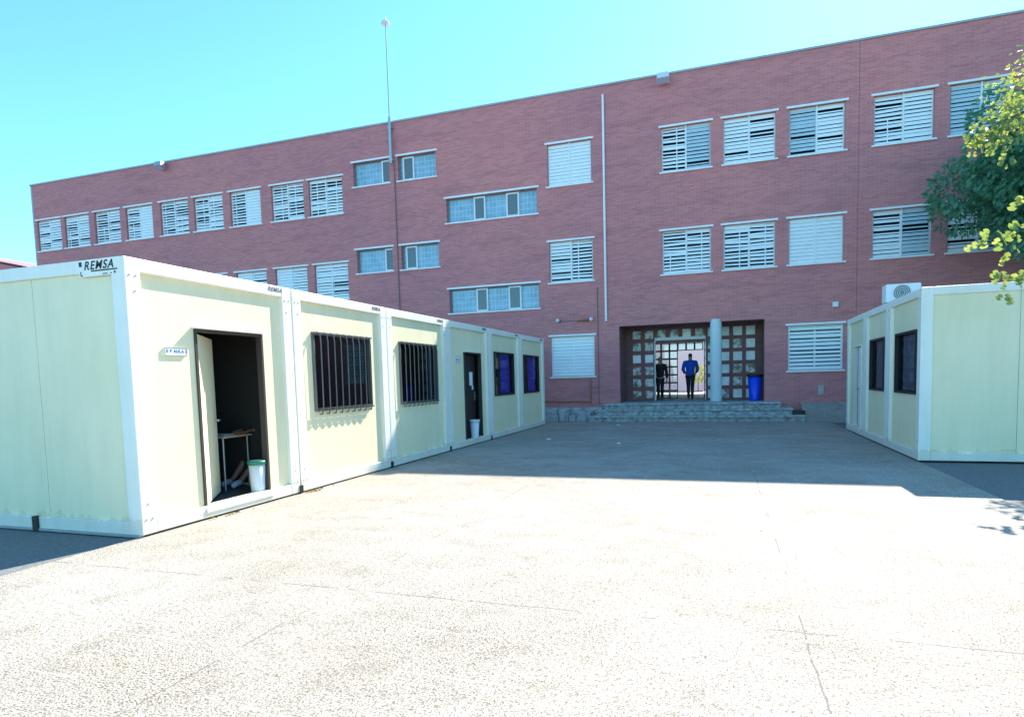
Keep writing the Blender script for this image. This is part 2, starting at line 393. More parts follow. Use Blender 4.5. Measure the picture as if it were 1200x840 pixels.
# entrance recess and hall (things one sees through the doors)
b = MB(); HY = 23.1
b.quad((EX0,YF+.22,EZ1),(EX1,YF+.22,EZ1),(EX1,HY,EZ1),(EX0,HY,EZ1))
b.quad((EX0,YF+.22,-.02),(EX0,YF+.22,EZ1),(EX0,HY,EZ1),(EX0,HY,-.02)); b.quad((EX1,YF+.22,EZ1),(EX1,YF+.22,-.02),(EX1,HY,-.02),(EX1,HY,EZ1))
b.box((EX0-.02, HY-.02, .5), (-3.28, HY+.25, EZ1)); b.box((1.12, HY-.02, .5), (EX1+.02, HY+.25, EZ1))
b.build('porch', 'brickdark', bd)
b = MB(); b.quad((-3.6,21.5,.55),(1.4,21.5,.55),(1.4,YB,.55),(-3.6,YB,.55)); b.build('hall_floor', 'step', bd)
b = MB(); b.quad((-3.6,HY+.05,.5),(-3.6,HY+.05,3.26),(-3.6,YB,3.2),(-3.6,YB,.5)); b.quad((1.4,HY+.05,.5),(1.4,YB,.5),(1.4,YB,3.2),(1.4,HY+.05,3.26)); b.quad((-3.6,HY+.05,3.24),(1.4,HY+.05,3.24),(1.4,YB,3.2),(-3.6,YB,3.2)); b.build('hall_wall', 'hall', bd)
m = MB(); m.lathe((-.24, 21.62, 0), [(0,.553),(.19,.553),(.19,.6),(.185,3.3)], 28); m.build('column', 'column', bd)

rw = random.Random(21)
def leaf_blind(b, x0, x1, z0, z1, y, code, mi=0):
    n = 12 if code not in 'O' else 11
    p = (z1-z0)/n
    gap = {'o': .45, 'h': .2, 'c': .05, 'b': .22, 'm': .3, 'C': .06, 'O': .36}[code]
    for i in range(n):
        g = gap*rw.uniform(.6, 1.35)
        if code in 'mhb' and rw.random() < .22: g = rw.choice((.05, .62))
        if code == 'o' and rw.random() < .14: g = .08
        zz = z0+i*p; h = p*(1-g); t = rw.uniform(-.012, .012)*(code in 'om')
        b.add([(x0,y,zz+t),(x1,y,zz-t),(x1,y+.022,zz-t+.01),(x0,y+.022,zz+t+.01),(x0,y+.012,zz+h+t),(x1,y+.012,zz+h-t),(x1,y+.03,zz+h-t),(x0,y+.03,zz+h+t)],
              [(0,3,2,1),(4,5,6,7),(0,1,5,4),(1,2,6,5),(2,3,7,6),(3,0,4,7)], mi)
    if code in 'om':
        xx = x0+(x1-x0)*rw.choice((.3, .45, .62)); b.box((xx, y-.006, z0), (xx+.03, y+.002, z1 if rw.random() < .6 else (z0+z1)/2), mi)
def window(x, z, w, h, code):
    f = MB(); y = YF+.10; t = .05
    f.box((x, y+.01, z), (x+t, y+.07, z+h)); f.box((x+w-t, y+.01, z), (x+w, y+.07, z+h)); f.box((x+t, y+.01, z), (x+w-t, y+.07, z+t)); f.box((x+t, y+.01, z+h-t), (x+w-t, y+.07, z+h))
    f.box((x+w/2-.03, y+.03, z+t), (x+w/2+.03, y+.068, z+h-t))
    o = f.build('window', 'white', bd, origin=(x, YF, z))
    MB().box((x+t, y+.072, z+t), (x+w-t, y+.09, z+h-t)).build('pane', 'dark', o)
    if len(code) == 1:
        b = MB(); leaf_blind(b, x+.05, x+w-.05, z+.03, z+h-.03, y-.035, code); b.build('blind', 'slat', o)
        [MB().box((q, y-.05, z), (q+.05, y-.005, z+h)).build('blind_guide', 'white', o) for q in (x, x+w-.05)]
    else:
        for i, c in enumerate(code):
            xa = x+.035 if i == 0 else x+w/2+.025; xb = x+w/2-.025 if i == 0 else x+w-.035
            b = MB(); leaf_blind(b, xa, xb, z+.02, z+h-.03, y-.035, c); b.build('blind', 'slatblue' if c == 'b' else 'slat', o)
        b = MB(); b.box((x+w/2-.025, y-.045, z), (x+w/2+.025, y-.003, z+h)); b.build('mullion', 'white', o)
    trim(x, z, w, h, o)
def trim(x, z, w, h, o):
    b = MB(); b.box((x-.08, YF-.05, z+h+.002), (x+w+.08, YF+.08, z+h+.062)); b.build('lintel', 'stone', o)
    b = MB(); b.box((x-.06, YF-.06, z-.05), (x+w+.06, YF+.14, z-.002)); b.build('sill', 'stone', o)
for x, c in W3: window(x, 8.24, WW, 1.44, c)
for x, c in W2: window(x, 4.88, WW, 1.43, c)
for x, c in W1: window(x, 1.52, WW, 1.44, c)
def strip_window(x, z, w, h, segs):
    y = YF+.13; f = MB()
    f.box((x, y, z), (x+w, y+.06, z+.04)); f.box((x, y, z+h-.05), (x+w, y+.06, z+h)); f.box((x, y, z+.04), (x+.05, y+.06, z+h-.05)); f.box((x+w-.04, y, z+.04), (x+w, y+.06, z+h-.05))
    o = f.build('window', 'greyframe', bd, origin=(x, YF, z))
    p = MB(); p.box((x+.05, y+.03, z+.04), (x+w-.04, y+.05, z+h-.05)); p.build('pane', 'bath', o)
    for a, c in segs:
        xa, xb = x+w*a, x+w*c; s = MB(); t = .055
        s.box((xa, y-.03, z+.02), (xa+t, y+.02, z+h-.03)); s.box((xb-t, y-.03, z+.02), (xb, y+.02, z+h-.03)); s.box((xa+t, y-.03, z+.02), (xb-t, y+.02, z+.02+t)); s.box((xa+t, y-.03, z+h-.03-t), (xb-t, y+.02, z+h-.03))
        so_ = s.build('sash', 'white', o)
        MB().box((xa+t, y-.015, z+.07), (xb-t, y+.0, z+h-.08)).build('sash_pane', 'bathdark', o)
    trim(x, z, w, h, o)
for x, z, w, k in BT: strip_window(x, z, w, .91, [(.10, .40)] if k else [(.76, 1.)])
for z in (7.38, 4.03): strip_window(-9.88, z, 3.55, .89, [(.30, .43), (.66, .80)])

# timber and glass entrance screens
def screen(name, y, cells, px, pz, x0, z0, t, fm, pl, dark):
    f = MB(); g = MB(); PL = []
    for (i, j) in cells:
        xa = x0+i*px; za = z0+j*pz
        f.box((xa, y, za), (xa+t, y+.08, za+pz)); f.box((xa+px-t, y, za), (xa+px, y+.08, za+pz)); f.box((xa+t, y, za), (xa+px-t, y+.08, za+t)); f.box((xa+t, y, za+pz-t), (xa+px-t, y+.08, za+pz))
        PL.append(((i, j) in dark, (xa+t-.004, y+.03, za+t-.004), (xa+px-t+.004, y+.05, za+pz-t+.004)))
    o = f.build(name, fm, bd, origin=(x0, y, z0))
    if pl == 'glass':
        for q in PL: g.box(q[1], q[2])
        g.build('pane', 'glass', o)
    else:
        for q in PL: MB().box(q[1], q[2]).build('pane', 'panedark' if q[0] else pl, o)
    return o
pz = .4415
cL = [(i, j) for i in range(2) for j in range(6)]
screen('entrance_screen', HY, cL, .45, pz, -3.29, .56, .075, 'wood', 'panelite', {(i, j) for i in range(2) for j in range(6)}-{(1,3),(0,3)})
screen('fanlight', HY, [(i, 5) for i in range(4)], .4475, pz, -2.39, .56, .075, 'wood', 'panelite', {(0, 5), (1, 5), (3, 5)})
screen('entrance_screen', HY, [(i, j) for i in range(4) for j in range(6)], .43, pz, -.60, .56, .065, 'wood', 'panelite', {(3, 2), (2, 2), (2, 1), (0, 4), (1, 0), (2, 4)})
m = MB(); m.box((-2.40, HY-.06, 2.755), (-.61, HY+.1, 2.86)); m.box((-2.42, HY-.03, .56), (-2.385, HY+.1, 2.755)); m.box((-.625, HY-.03, .56), (-.605, HY+.1, 2.755)); m.build('door_frame', 'white', bd)
IY = 24.9
ci = [(i, j) for i in range(6) for j in range(7)] + [(i, 6) for i in range(6, 9)]
screen('inner_screen', IY, ci, .32, .312, -3.63, .56, .032, 'wood', 'glass', set())
screen('inner_screen', IY, [(i, j) for i in range(6) for j in range(7)], .32, .312, -.72, .56, .032, 'wood', 'glass', set())
m = MB(); m.box((-3.6, IY, 2.75), (1.4, IY+.08, 3.22)); m.build('transom_panel', 'hall', bd)
m = MB(); m.tube([(-2.4, IY-.06, .82), (-.75, IY-.06, .82)], .025); m.build('push_bar', 'white', bd)
m = MB(); m.box((XL, YF-.003, -.02), (XL+.09, YF+.0, ZT)); m.build('corner_trim', 'coping', bd)
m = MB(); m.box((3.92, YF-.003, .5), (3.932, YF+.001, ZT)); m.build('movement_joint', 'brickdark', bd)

# fittings on the facade
t = thing('floodlight', (-23.3, YF, 11.3), 'grey floodlight on a bracket at the left end of the roof edge', 'floodlight', 'floodlights on the roof edge')
def flood(t, x, cm):
    m = MB(); m.tube([(x, YF+.02, 11.30), (x, YF-.18, 11.24)], .03); m.tube([(x-.2, YF-.2, 11.22), (x+.2, YF-.2, 11.22)], .02); m.build('bracket', 'steel', t)
    m = MB(); m.add([(x-.2,YF-.46,11.1),(x+.2,YF-.46,11.1),(x+.2,YF-.2,11.0),(x-.2,YF-.2,11.0),(x-.17,YF-.42,11.28),(x+.17,YF-.42,11.28),(x+.17,YF-.2,11.26),(x-.17,YF-.2,11.26)],
          [(0,3,2,1),(4,5,6,7),(0,1,5,4),(1,2,6,5),(2,3,7,6),(3,0,4,7)]); m.build('housing', cm, t, bevel=.01)
    m = MB(); m.quad((x-.17,YF-.44,11.085),(x+.17,YF-.44,11.085),(x+.17,YF-.22,10.995),(x-.17,YF-.22,10.995)); m.build('lens', 'lens', t)
flood(t, -23.3, 'steel')
t = thing('floodlight', (-1.86, YF, 11.2), 'pale blue floodlight under the roof edge above the entrance side', 'floodlight', 'floodlights on the roof edge'); flood(t, -1.86, 'pale')
t = thing('lightning_rod', (-12.05, YF, 9.84), 'tall thin grey lightning rod mast rising above the brick roof edge', 'mast')
m = MB(); m.cyl((-12.05,YF-.16,9.8),(-12.05,YF-.16,11.5),.06,.06); m.cyl((-12.05,YF-.16,11.5),(-12.05,YF-.16,14.9),.028,.02); m.build('mast', 'steel', t)
for z in (9.9, 11.1):
    m = MB(); m.box((-12.13,YF-.2,z),(-11.97,YF+.02,z+.06)); m.build('bracket', 'steel', t)
m = MB(); m.lathe((-12.05,YF-.16,14.86), [(0,0),(.15,.0),(.17,.05),(.12,.12),(.03,.16),(.015,.3),(0,.3)]); m.build('rod_cap', 'pale', t)
m = MB(); m.tube([(-12.0,YF-.03,.45),(-12.0,YF-.03,9.8)], .018, 6); tag(m.build('down_conductor', 'cable'), 'thin dark cable running down the brick wall below the mast', 'cable')
m = MB(); m.tube([(-3.9,YF-.05,3.42),(-3.9,YF-.05,11.05)], .04, 10); tag(m.build('conduit_pipe', 'stone'), 'thin white vertical pipe up the brick wall left of the entrance', 'pipe')
m = MB(); m.tube([(-4.2,YF-.02,.5),(-4.2,YF-.02,4.6)], .014, 6); tag(m.build('wall_cable', 'cable'), 'dark thin cable beside the ground floor window near the entrance', 'cable')
m = MB(); m.tube([(-5.6,YF-.02,3.5),(-4.55,YF-.02,3.5)], .012, 6); tag(m.build('wall_cable', 'cable'), 'short level cable joining the two wall lamps', 'cable')
m = MB(); m.tube([(-4.48,YF-.05,.5),(-4.48,YF-.05,1.42)], .022, 8); m.tube([(-7.0,YF-.05,.62),(-4.48,YF-.05,.62)], .022, 8); tag(m.build('gas_pipe', 'copper'), 'thin rusty pipe rising from the foot of the wall', 'pipe')
def globe(x, z, label):
    t = thing('wall_lamp', (x, YF, z), label, 'lamp', 'small lamps above the ground floor window')
    m = MB(); m.cyl((x,YF+.01,z),(x,YF-.1,z),.05,.04); m.build('lamp_base', 'black', t)
    m = MB(); m.lathe((x,YF-.15,z), [(0,-.07),(.05,-.05),(.07,0),(.05,.05),(0,.07)], 14); m.build('globe', 'pale', t)
globe(-5.62, 3.52, 'small white globe lamp on a black base above the shuttered window')
t = thing('security_camera', (-4.5, YF, 3.48), 'small white camera with a dark arm nearest the entrance pipe', 'camera')
m = MB(); m.cyl((-4.5,YF+.01,3.5),(-4.5,YF-.12,3.5),.035); m.tube([(-4.5,YF-.12,3.5),(-4.9,YF-.2,3.47)], .04, 10); m.build('arm', 'copper', t)
m = MB(); m.lathe((-4.42,YF-.12,3.5), [(0,-.07),(.06,-.04),(.07,.02),(.04,.07),(0,.08)], 14); m.build('camera_dome', 'pale', t)
t = thing('junction_box', (3.33,YF,3.5), 'small square white box on the brick wall above the right ground floor window', 'box')
m = MB(); m.box((3.25,YF-.08,3.47),(3.42,YF+.01,3.63)); m.build('case', 'pale', t, bevel=.01)
m = MB(); m.box((3.27,YF-.088,3.49),(3.40,YF-.081,3.61)); m.build('cover', 'white', t)
t = thing('meter_cover', (2.95,YF,.9), 'small grey metal cover low on the brick wall by the right cabins', 'cover')
m = MB(); m.box((2.86,YF-.03,.74),(3.04,YF+.01,1.04)); m.build('frame', 'coping', t); m = MB(); m.box((2.88,YF-.037,.76),(3.02,YF-.031,1.02)); m.build('door', 'steel', t)

# ------------------------------------------------------------------ portable cabins
CH = 2.72
def cabin(label, side, xf, y0, y1, kind, a=None, b_=None, z0=None, z1=None, end=False, logo=True, wd=6.0, bars=False, blinds=None, grp='row', bolts=True, curtain=False):
    """side -1: long front looks to +X (left row); +1: front looks to -X (right row)"""
    d = side
    t = thing('portable_cabin', (xf+d*wd/2, (y0+y1)/2, 0), label, 'cabin', grp)
    G = .012; ya, yb = y0+G, y1-G; pw = .17; rt = .13; rb = .13; rec = .05
    X = lambda dd: xf+d*dd          # dd metres into the cabin from the front
    f = MB()
    for yy0, yy1 in ((ya, ya+pw), (yb-pw, yb)):
        f.box((X(0), yy0, .02), (X(pw), yy1, CH)); f.box((X(wd-pw), yy0, .02), (X(wd), yy1, CH))
    for xx0, xx1 in ((0.002, .12), (wd-.12, wd-.002)):
        f.box((X(xx0), ya+pw, CH-rt), (X(xx1), yb-pw, CH)); f.box((X(xx0), ya+pw, .02), (X(xx1), yb-pw, .02+rb))
    for yy0, yy1 in ((ya+.002, ya+.12), (yb-.12, yb-.002)):
        f.box((X(pw), yy0, CH-rt), (X(wd-pw), yy1, CH)); f.box((X(pw), yy0, .02), (X(wd-pw), yy1, .02+rb))
    f.build('steel_frame', 'cframe', t, bevel=.008)
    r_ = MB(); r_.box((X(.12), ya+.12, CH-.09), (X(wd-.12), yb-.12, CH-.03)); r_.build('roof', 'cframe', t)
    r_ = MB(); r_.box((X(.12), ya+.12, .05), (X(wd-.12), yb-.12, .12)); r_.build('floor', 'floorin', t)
    # front panels round an opening, with vertical joints
    def front(p, dd, U0, U1, Z0, Z1, op):
        th = .05
        def seg(u0, u1, s0, s1):
            if u1-u0 < .01 or s1-s0 < .01: return
            nn = max(1, round((u1-u0)/1.05)); g = .006
            for i in range(nn):
                q0 = u0+(u1-u0)*i/nn; q1 = u0+(u1-u0)*(i+1)/nn
                p.box((X(dd), q0, s0), (X(dd+th), q1-(g if i < nn-1 else 0), s1))
        if op:
            u0, u1, s0, s1 = op
            seg(U0, u0, Z0, Z1); seg(u1, U1, Z0, Z1); seg(u0, u1, s1, Z1); seg(u0, u1, Z0, s0)
        else: seg(U0, U1, Z0, Z1)
    p = MB(); op = (a, b_, z0, z1) if kind != 'plain' else None
    front(p, rec, ya+pw, yb-pw, .02+rb, CH-rt, op); p.build('front_panel', 'panel', t)
    # side and rear panels
    p = MB(); n = 5 if end else 1
    for i in range(n):
        q0 = pw+(wd-2*pw)*i/n; q1 = pw+(wd-2*pw)*(i+1)/n
        p.box((X(q0), ya+.03, .02+rb), (X(q1-(.006 if i < n-1 else 0)), ya+.07, CH-rt))
    p.box((X(pw), yb-.07, .02+rb), (X(wd-pw), yb-.03, CH-rt)); p.box((X(wd-.08), ya+pw, .02+rb), (X(wd-.03), yb-pw, CH-rt))
    p.build('side_panel', 'panel', t)
    # inner lining, its near-black colour standing for the unlit inside
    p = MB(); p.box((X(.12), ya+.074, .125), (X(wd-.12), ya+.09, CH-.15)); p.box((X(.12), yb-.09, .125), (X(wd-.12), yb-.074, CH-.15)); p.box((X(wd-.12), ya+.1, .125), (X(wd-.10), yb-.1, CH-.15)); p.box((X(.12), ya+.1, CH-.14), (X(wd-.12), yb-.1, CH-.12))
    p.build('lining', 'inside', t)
    if bolts:
        pts = []
        for yc, s in ((ya, 1), (yb, -1)):
            for du, z in ((.05, CH-.17), (.12, CH-.17), (.10, CH-.32), (.05, .17), (.12, .17), (.08, .32)): pts.append((yc+s*du, z))
        for yy, z in pts:
            m = MB(); m.cyl((X(.004), yy, z), (X(-.006), yy, z), .011, .009, 8); m.build('bolt', 'steel', t)
    if kind == 'door':
        fr = MB(); e = .03; o0 = .03
        fr.box((X(o0), a-.0, z0), (X(.11), a+e, z1)); fr.box((X(o0), b_-e, z0), (X(.11), b_, z1)); fr.box((X(o0), a+e, z1-e), (X(.11), b_-e, z1)); 
        dfm = fr.build('door_frame', 'rubber' if d < 0 else 'cframe', t)
        s = MB(); s.box((X(-.012), a-.02, z0-.05), (X(.12), b_+.02, z0-.002)); s.build('threshold', 'cframe', t)
        if d < 0:
            h = MB(); h.box((X(-.02), a-.02, z1+.004), (X(.048), b_+.02, z1+.025)); h.build('drip_hood', 'cframe', t)
    if kind == 'window':
        e = .04; fr = MB(); o0 = .02
        fr.box((X(o0), a, z0), (X(.11), a+e, z1)); fr.box((X(o0), b_-e, z0), (X(.11), b_, z1)); fr.box((X(o0), a+e, z1-e), (X(.11), b_-e, z1)); fr.box((X(o0), a+e, z0), (X(.11), b_-e, z0+e))
        w = fr.build('window', 'bar' if bars else 'black', t, origin=(xf, (a+b_)/2, z0))
        g = MB(); g.box((X(.075), a+e, z0+e), (X(.085), b_-e, z1-e)); g.build('pane', 'clearish' if curtain else 'tint', w)
        if curtain:
            c = MB(); n = 26; vs = []; 
            ca, cb2 = (a+.45*(b_-a), b_-.06*(b_-a)) if d < 0 else (a+.05, b_-.1)
            for i in range(n+1):
                yy = ca+(cb2-ca)*i/n; xx = .13+.015*math.sin(i*1.3)
                vs += [(X(xx), yy, z0+.05), (X(xx), yy, z1-.05)]
            c.add(vs, [(2*i, 2*i+2, 2*i+3, 2*i+1) for i in range(n)], 0, True); c.build('curtain', 'curtain' if d < 0 else 'greycurtain', w)
        if bars:
            nb = 9
            for i in range(nb):
                yy = a+.1+(b_-a-.2)*i/(nb-1); m = MB()
                m.tube([(X(.03), yy, z1+.005), (X(-.02), yy, z1-.02), (X(-.035), yy, z1-.12), (X(-.03), yy, z0+.08), (X(-.01), yy, z0-.04), (X(.03), yy, z0-.045)], .0095, 8); m.build('bar', 'bar', w)
            for zz in (z0+.0, z1-.02): m = MB(); m.box((X(-.005), a, zz), (X(.012), b_, zz+.02)); m.build('bar_rail', 'bar', w)
    if logo:
        R_ = Matrix(((0, 0, -d, 0), (-d*-1 if False else 1, 0, 0, 0), (0, 1, 0, 0), (0, 0, 0, 1))) if d < 0 else None
        if d < 0:
            mm = Matrix.Translation((X(-.0015), yb-.42, CH-.075))@R_
            text_obj('maker_mark', 'REMSA', .075, 'cable', t, mm, .3, .002)
    return t
P_ = 2.385; y = [4.43+P_*i for i in range(7)]; y[6] = 18.76
XFL = -5.41
LG = 'joined cabins in the left row'; RG = 'joined cabins in the right row'
c1 = cabin('nearest cream cabin of the left row, its open door showing a desk inside', -1, XFL, y[0], y[1], 'door', 5.25, 6.28, .13, 2.09, end=True, grp=LG)
c2 = cabin('cream sunlit cabin with a barred window, right after the open doorway', -1, XFL, y[1], y[2], 'window', 7.25, 8.72, 1.08, 2.19, bars=True, grp=LG)
c3 = cabin('cream cabin with a barred window, crossed by the slanting shadow edge', -1, XFL, y[2], y[3], 'window', 9.66, 11.13, 1.07, 2.18, bars=True, grp=LG)
c4 = cabin('shaded cabin of the left row with a dark door and notice', -1, XFL, y[3], y[4], 'door', 12.5, 13.5, .13, 2.09, grp=LG)
c5 = cabin('shaded left row cabin with an indigo curtained window, next to the dark door', -1, XFL, y[4], y[5], 'window', 14.38, 15.88, 1.06, 2.17, curtain=True, grp=LG, bolts=False)
c6 = cabin('last cabin of the left row, nearest the brick school', -1, XFL, y[5], y[6], 'window', 16.74, 18.26, 1.06, 2.17, curtain=True, grp=LG, bolts=False)
XFR = 2.92
r1 = cabin('nearest pale cabin of the right row, broad blank end facing the yard', 1, XFR, 11.04, 13.08, 'window', 11.41, 12.67, 1.05, 2.10, end=True, logo=False, grp=RG, curtain=True)
r2_ = cabin('middle cabin of the right row with one grey window', 1, XFR, 13.08, 15.05, 'window', 13.5, 14.68, 1.05, 2.10, logo=False, grp=RG, bolts=False, curtain=True)
r3 = cabin('farthest cabin of the right row with a narrow pale door in a dark opening', 1, XFR, 15.05, 17.05, 'door', 15.55, 16.34, .13, 2.05, logo=False, grp=RG, bolts=False)
# maker's sticker on the end of the first cabin
m = MB(); m.box((-5.99, y[0]+.012-.0015, 2.555), (-5.455, y[0]+.0122, 2.715)); m.build('sticker', 'cframe', c1)
Rf = Matrix(((1,0,0,0),(0,0,-1,0),(0,1,0,0),(0,0,0,1)))
text_obj('maker_mark', 'REMSA', .113, 'ink', c1, Matrix.Translation((-5.925, y[0]+.009, 2.622))@Rf, .3, .0022)
text_obj('maker_mark', 'L', .06, 'ink', c1, Matrix.Translation((-5.975, y[0]+.009, 2.565))@Rf, 0, .002)
text_obj('maker_mark', '---  - +', .05, 'ink', c1, Matrix.Translation((-5.68, y[0]+.009, 2.56))@Rf, 0, .002)
m = MB(); m.box((-5.985, y[0]+.0075, 2.655), (-5.95, y[0]+.0095, 2.70)); m.box((-5.83, y[0]+.0075, 2.600), (-5.49, y[0]+.0095, 2.612)); m.build('maker_mark', 'ink', c1)
# base joint shoe under the first cabin's end wall
m = MB(); m.box((-6.93, y[0]-.005, .0), (-6.85, y[0]+.05, .15)); m.build('base_clamp', 'black', c1)
m = MB(); m.box((-11.3, y[0]+.0, .0), (-5.45, y[0]+.06, .025)); m.build('base_skid', 'steel', c1)
for c, yy in ((c2, y[1]), (c3, y[2]), (c4, y[3]), (c5, y[4])):
    m = MB(); m.box((XFL+.012, yy-.035, .01), (XFL-.04, yy+.035, .11)); m.build('base_clamp', 'black', c)
# dark strip put in for the shaded gap under cabins
for c, a_, b2 in ((c1, y[0], y[1]), (c2, y[1], y[2]), (c3, y[2], y[3])):
    m = MB(); m.box((XFL-.03, a_+.1, -.01), (XFL-.5, b2-.1, .02)); m.build('gap_shade_strip', 'rubber', c)
# opened door leaf of the first cabin
dl = MB(); hx, hy = -5.50, 5.31; ang = math.atan2(.76, -.55); dx, dy = math.cos(ang), math.sin(ang); nx, ny = dy, -dx; L = .9; th = .02
def lf(p, s, n_, z): return (hx+dx*s+nx*n_, hy+dy*s+ny*n_, z)
dl.add([lf(0,0,-th,.15),lf(0,L,-th,.15),lf(0,L,th,.15),lf(0,0,th,.15),lf(0,0,-th,2.04),lf(0,L,-th,2.04),lf(0,L,th,2.04),lf(0,0,th,2.04)],
       [(0,3,2,1),(4,5,6,7),(0,1,5,4),(1,2,6,5),(2,3,7,6),(3,0,4,7)])
lo = dl.build('door', 'panel', c1)
m = MB(); m.tube([lf(0,.82,.02,1.05), lf(0,.82,.07,1.05), lf(0,.70,.07,1.05)], .012); m.build('handle', 'steel', lo)
# closed dark door of the fourth cabin
m = MB(); m.box((XFL-.19, 12.545, .14), (XFL-.22, 13.47, 2.045)); do = m.build('door', 'doorbrown', c4)
m = MB(); m.box((XFL-.182, 13.12, 1.35), (XFL-.188, 13.30, 1.66)); m.box((XFL-.182, 13.25, 1.25), (XFL-.188, 13.33, 1.349)); m.build('notice', 'paper', do)
m = MB(); m.box((XFL-.175, 13.39, 1.0), (XFL-.188, 13.43, 1.2)); m.tube([(XFL-.15, 13.41, 1.1), (XFL-.15, 13.32, 1.1)], .011); m.build('handle', 'steel', do)
# right row door
m = MB(); m.box((XFR+.07, 15.76, .14), (XFR+.10, 16.05, 2.0)); do = m.build('door', 'cframe', r3)
m = MB(); m.box((XFR+.12, 15.595, .14), (XFR+.14, 16.295, 2.0)); m.build('opening_shade', 'doorbrown', r3)  # dark sheet stands for the unlit opening around the leaf
m = MB(); m.tube([(XFR+.06, 15.8, 1.05), (XFR+.02, 15.8, 1.05), (XFR+.02, 15.9, 1.05)], .01); m.build('handle', 'steel', do)
# door signs
def door_sign(c, y0_, y1_, z0_, z1_, txt, sz):
    m = MB(); m.box((XFL-.048, y0_, z0_), (XFL-.034, y1_, z1_)); s = m.build('door_sign', 'paper', c)
    m = MB(); e = .006
    m.box((XFL-.0335, y0_, z0_), (XFL-.032, y1_, z0_+e)); m.box((XFL-.0335, y0_, z1_-e), (XFL-.032, y1_, z1_)); m.box((XFL-.0335, y0_, z0_+e), (XFL-.032, y0_+e, z1_-e)); m.box((XFL-.0335, y1_-e, z0_+e), (XFL-.032, y1_, z1_-e)); m.build('sign_border', 'cable', s)
    Rl = Matrix(((0,0,1,0),(1,0,0,0),(0,1,0,0),(0,0,0,1)))
    text_obj('sign_text', txt, sz, 'inkblue', s, Matrix.Translation((XFL-.0325, y0_+.02, z0_+.035))@Rl, 0, .001)
door_sign(c1, 4.86, 5.13, 1.79, 1.875, 'E P AULA B', .045)
door_sign(c4, 12.05, 12.32, 1.86, 1.99, 'AULA', .07)

# things in and by the first doorway
def bin_(name, x, y_, z, h, r0, r1, mb, label, rim=None, n=24, sq=False):
    t = thing(name, (x, y_, z), label, 'bin')
    m = MB(); m.lathe((x, y_, z), [(0,0),(r0,0),(r0*1.02,.02),(r1,h),(r1-.008,h),(r0-.008,.03),(0,.03)], 4 if sq else n)
    if sq: m.sm = [False]*len(m.sm)
    m.build('tub', mb, t); m = MB(); m.lathe((x, y_, z), [(r1-.006,h-.045),(r1+.012,h-.045),(r1+.012,h+.006),(r1-.006,h+.006),(r1-.006,h-.045)], 4 if sq else n)
    if sq: m.sm = [False]*len(m.sm)
    m.build('rim', rim or mb, t); return t
bin_('waste_bin', -5.56, 6.19, .125, .40, .08, .10, 'whitebin', 'white bin with a green rim just inside the open cabin door', 'green')
bin_('waste_bin', -5.44, 12.98, .129, .43, .085, .11, 'whitebin', 'pale blue white bin standing before the dark cabin door')
t = bin_('litter_bin', 1.0, 21.95, .555, .86, .17, .235, 'bluebin', 'bright blue plastic bin with a dark liner beside the entrance')
m = MB(); m.lathe((1.0, 21.95, .555), [(.24,.80),(.252,.80),(.25,.885),(.2,.86),(0,.84)], 24); m.build('bin_liner', 'black', t)
t = thing('desk', (-6.5, 6.75, .12), 'school desk seen through the open cabin door', 'desk')
m = MB(); m.box((-6.95, 6.18, .80), (-6.05, 6.68, .825)); m.build('top', 'desk', t)
for dx_ in (-6.9, -6.1):
    for dy_ in (6.22, 6.64): m = MB(); m.tube([(dx_,dy_,.12),(dx_,dy_,.80)], .014); m.build('leg', 'steel', t)
t = thing('paper_stack', (-6.3, 6.45, .826), 'sheets of paper lying on the desk in the cabin', 'paper'); 
m = MB(); m.box((-6.45,6.3,.827),(-6.15,6.5,.837)); m.build('sheet', 'paper', t); m = MB(); m.box((-6.2,6.48,.827),(-6.08,6.6,.86)); m.build('sheet', 'copper', t)

# ------------------------------------------------------------------ air conditioner
t = thing('air_conditioner', (3.35, 13.5, CH-.03), 'white outdoor air conditioner unit on the roof of the right cabins', 'air conditioner')
ax0, ax1, ay0, ay1, az0, az1 = 2.96, 3.55, 13.45, 13.77, CH+.03, CH+.37
m = MB(); m.box((ax0,ay0,az0),(ax1,ay1,az1)); m.build('casing', 'white', t, bevel=.015)
m = MB(); m.cyl((ax0+.27,ay0-.012,(az0+az1)/2),(ax0+.27,ay0+.004,(az0+az1)/2),.145,.145,28); g = m.build('fan_grille', 'greyframe', t)
m = MB()
for rr_ in (.045,.08,.115,.145):
    pts = [(ax0+.27+rr_*math.cos(k*PI/12), ay0-.016, (az0+az1)/2+rr_*math.sin(k*PI/12)) for k in range(25)]; m.tube(pts, .004, 5)
m.build('grille_ring', 'white', g)
for xx in (ax0+.1, ax1-.1): m = MB(); m.box((xx-.03,ay0,CH-.03),(xx+.03,ay1,az0)); m.build('foot', 'black', t)

# ------------------------------------------------------------------ people
def skin(name, pts, edges, m, parent, root=0, sub=1):
    me = bpy.data.meshes.new(name); og = ORG[parent.name]
    me.from_pydata([tuple(Vector(p[:3])-og) for p in pts], edges, [])
    o = bpy.data.objects.new(name, me); COL.objects.link(o); o.parent = parent; ORG[o.name] = og.copy()
    sm = o.modifiers.new('skin', 'SKIN'); sm.use_smooth_shade = True
    if not me.skin_vertices: me.attributes
    for i, p in enumerate(pts):
        sv_ = me.skin_vertices[0].data[i]; rr_ = p[3] if len(p) > 3 else .05
        sv_.radius = (rr_, p[4] if len(p) > 4 else rr_); sv_.use_root = (i == root)
    ss = o.modifiers.new('sub', 'SUBSURF'); ss.levels = sub; ss.render_levels = sub
    me.materials.append(M[m]); return o
def ensure_skin(me):
    bm = bmesh.new(); bm.from_mesh(me); bm.verts.layers.skin.verify(); bm.to_mesh(me); bm.free()
_skin = skin
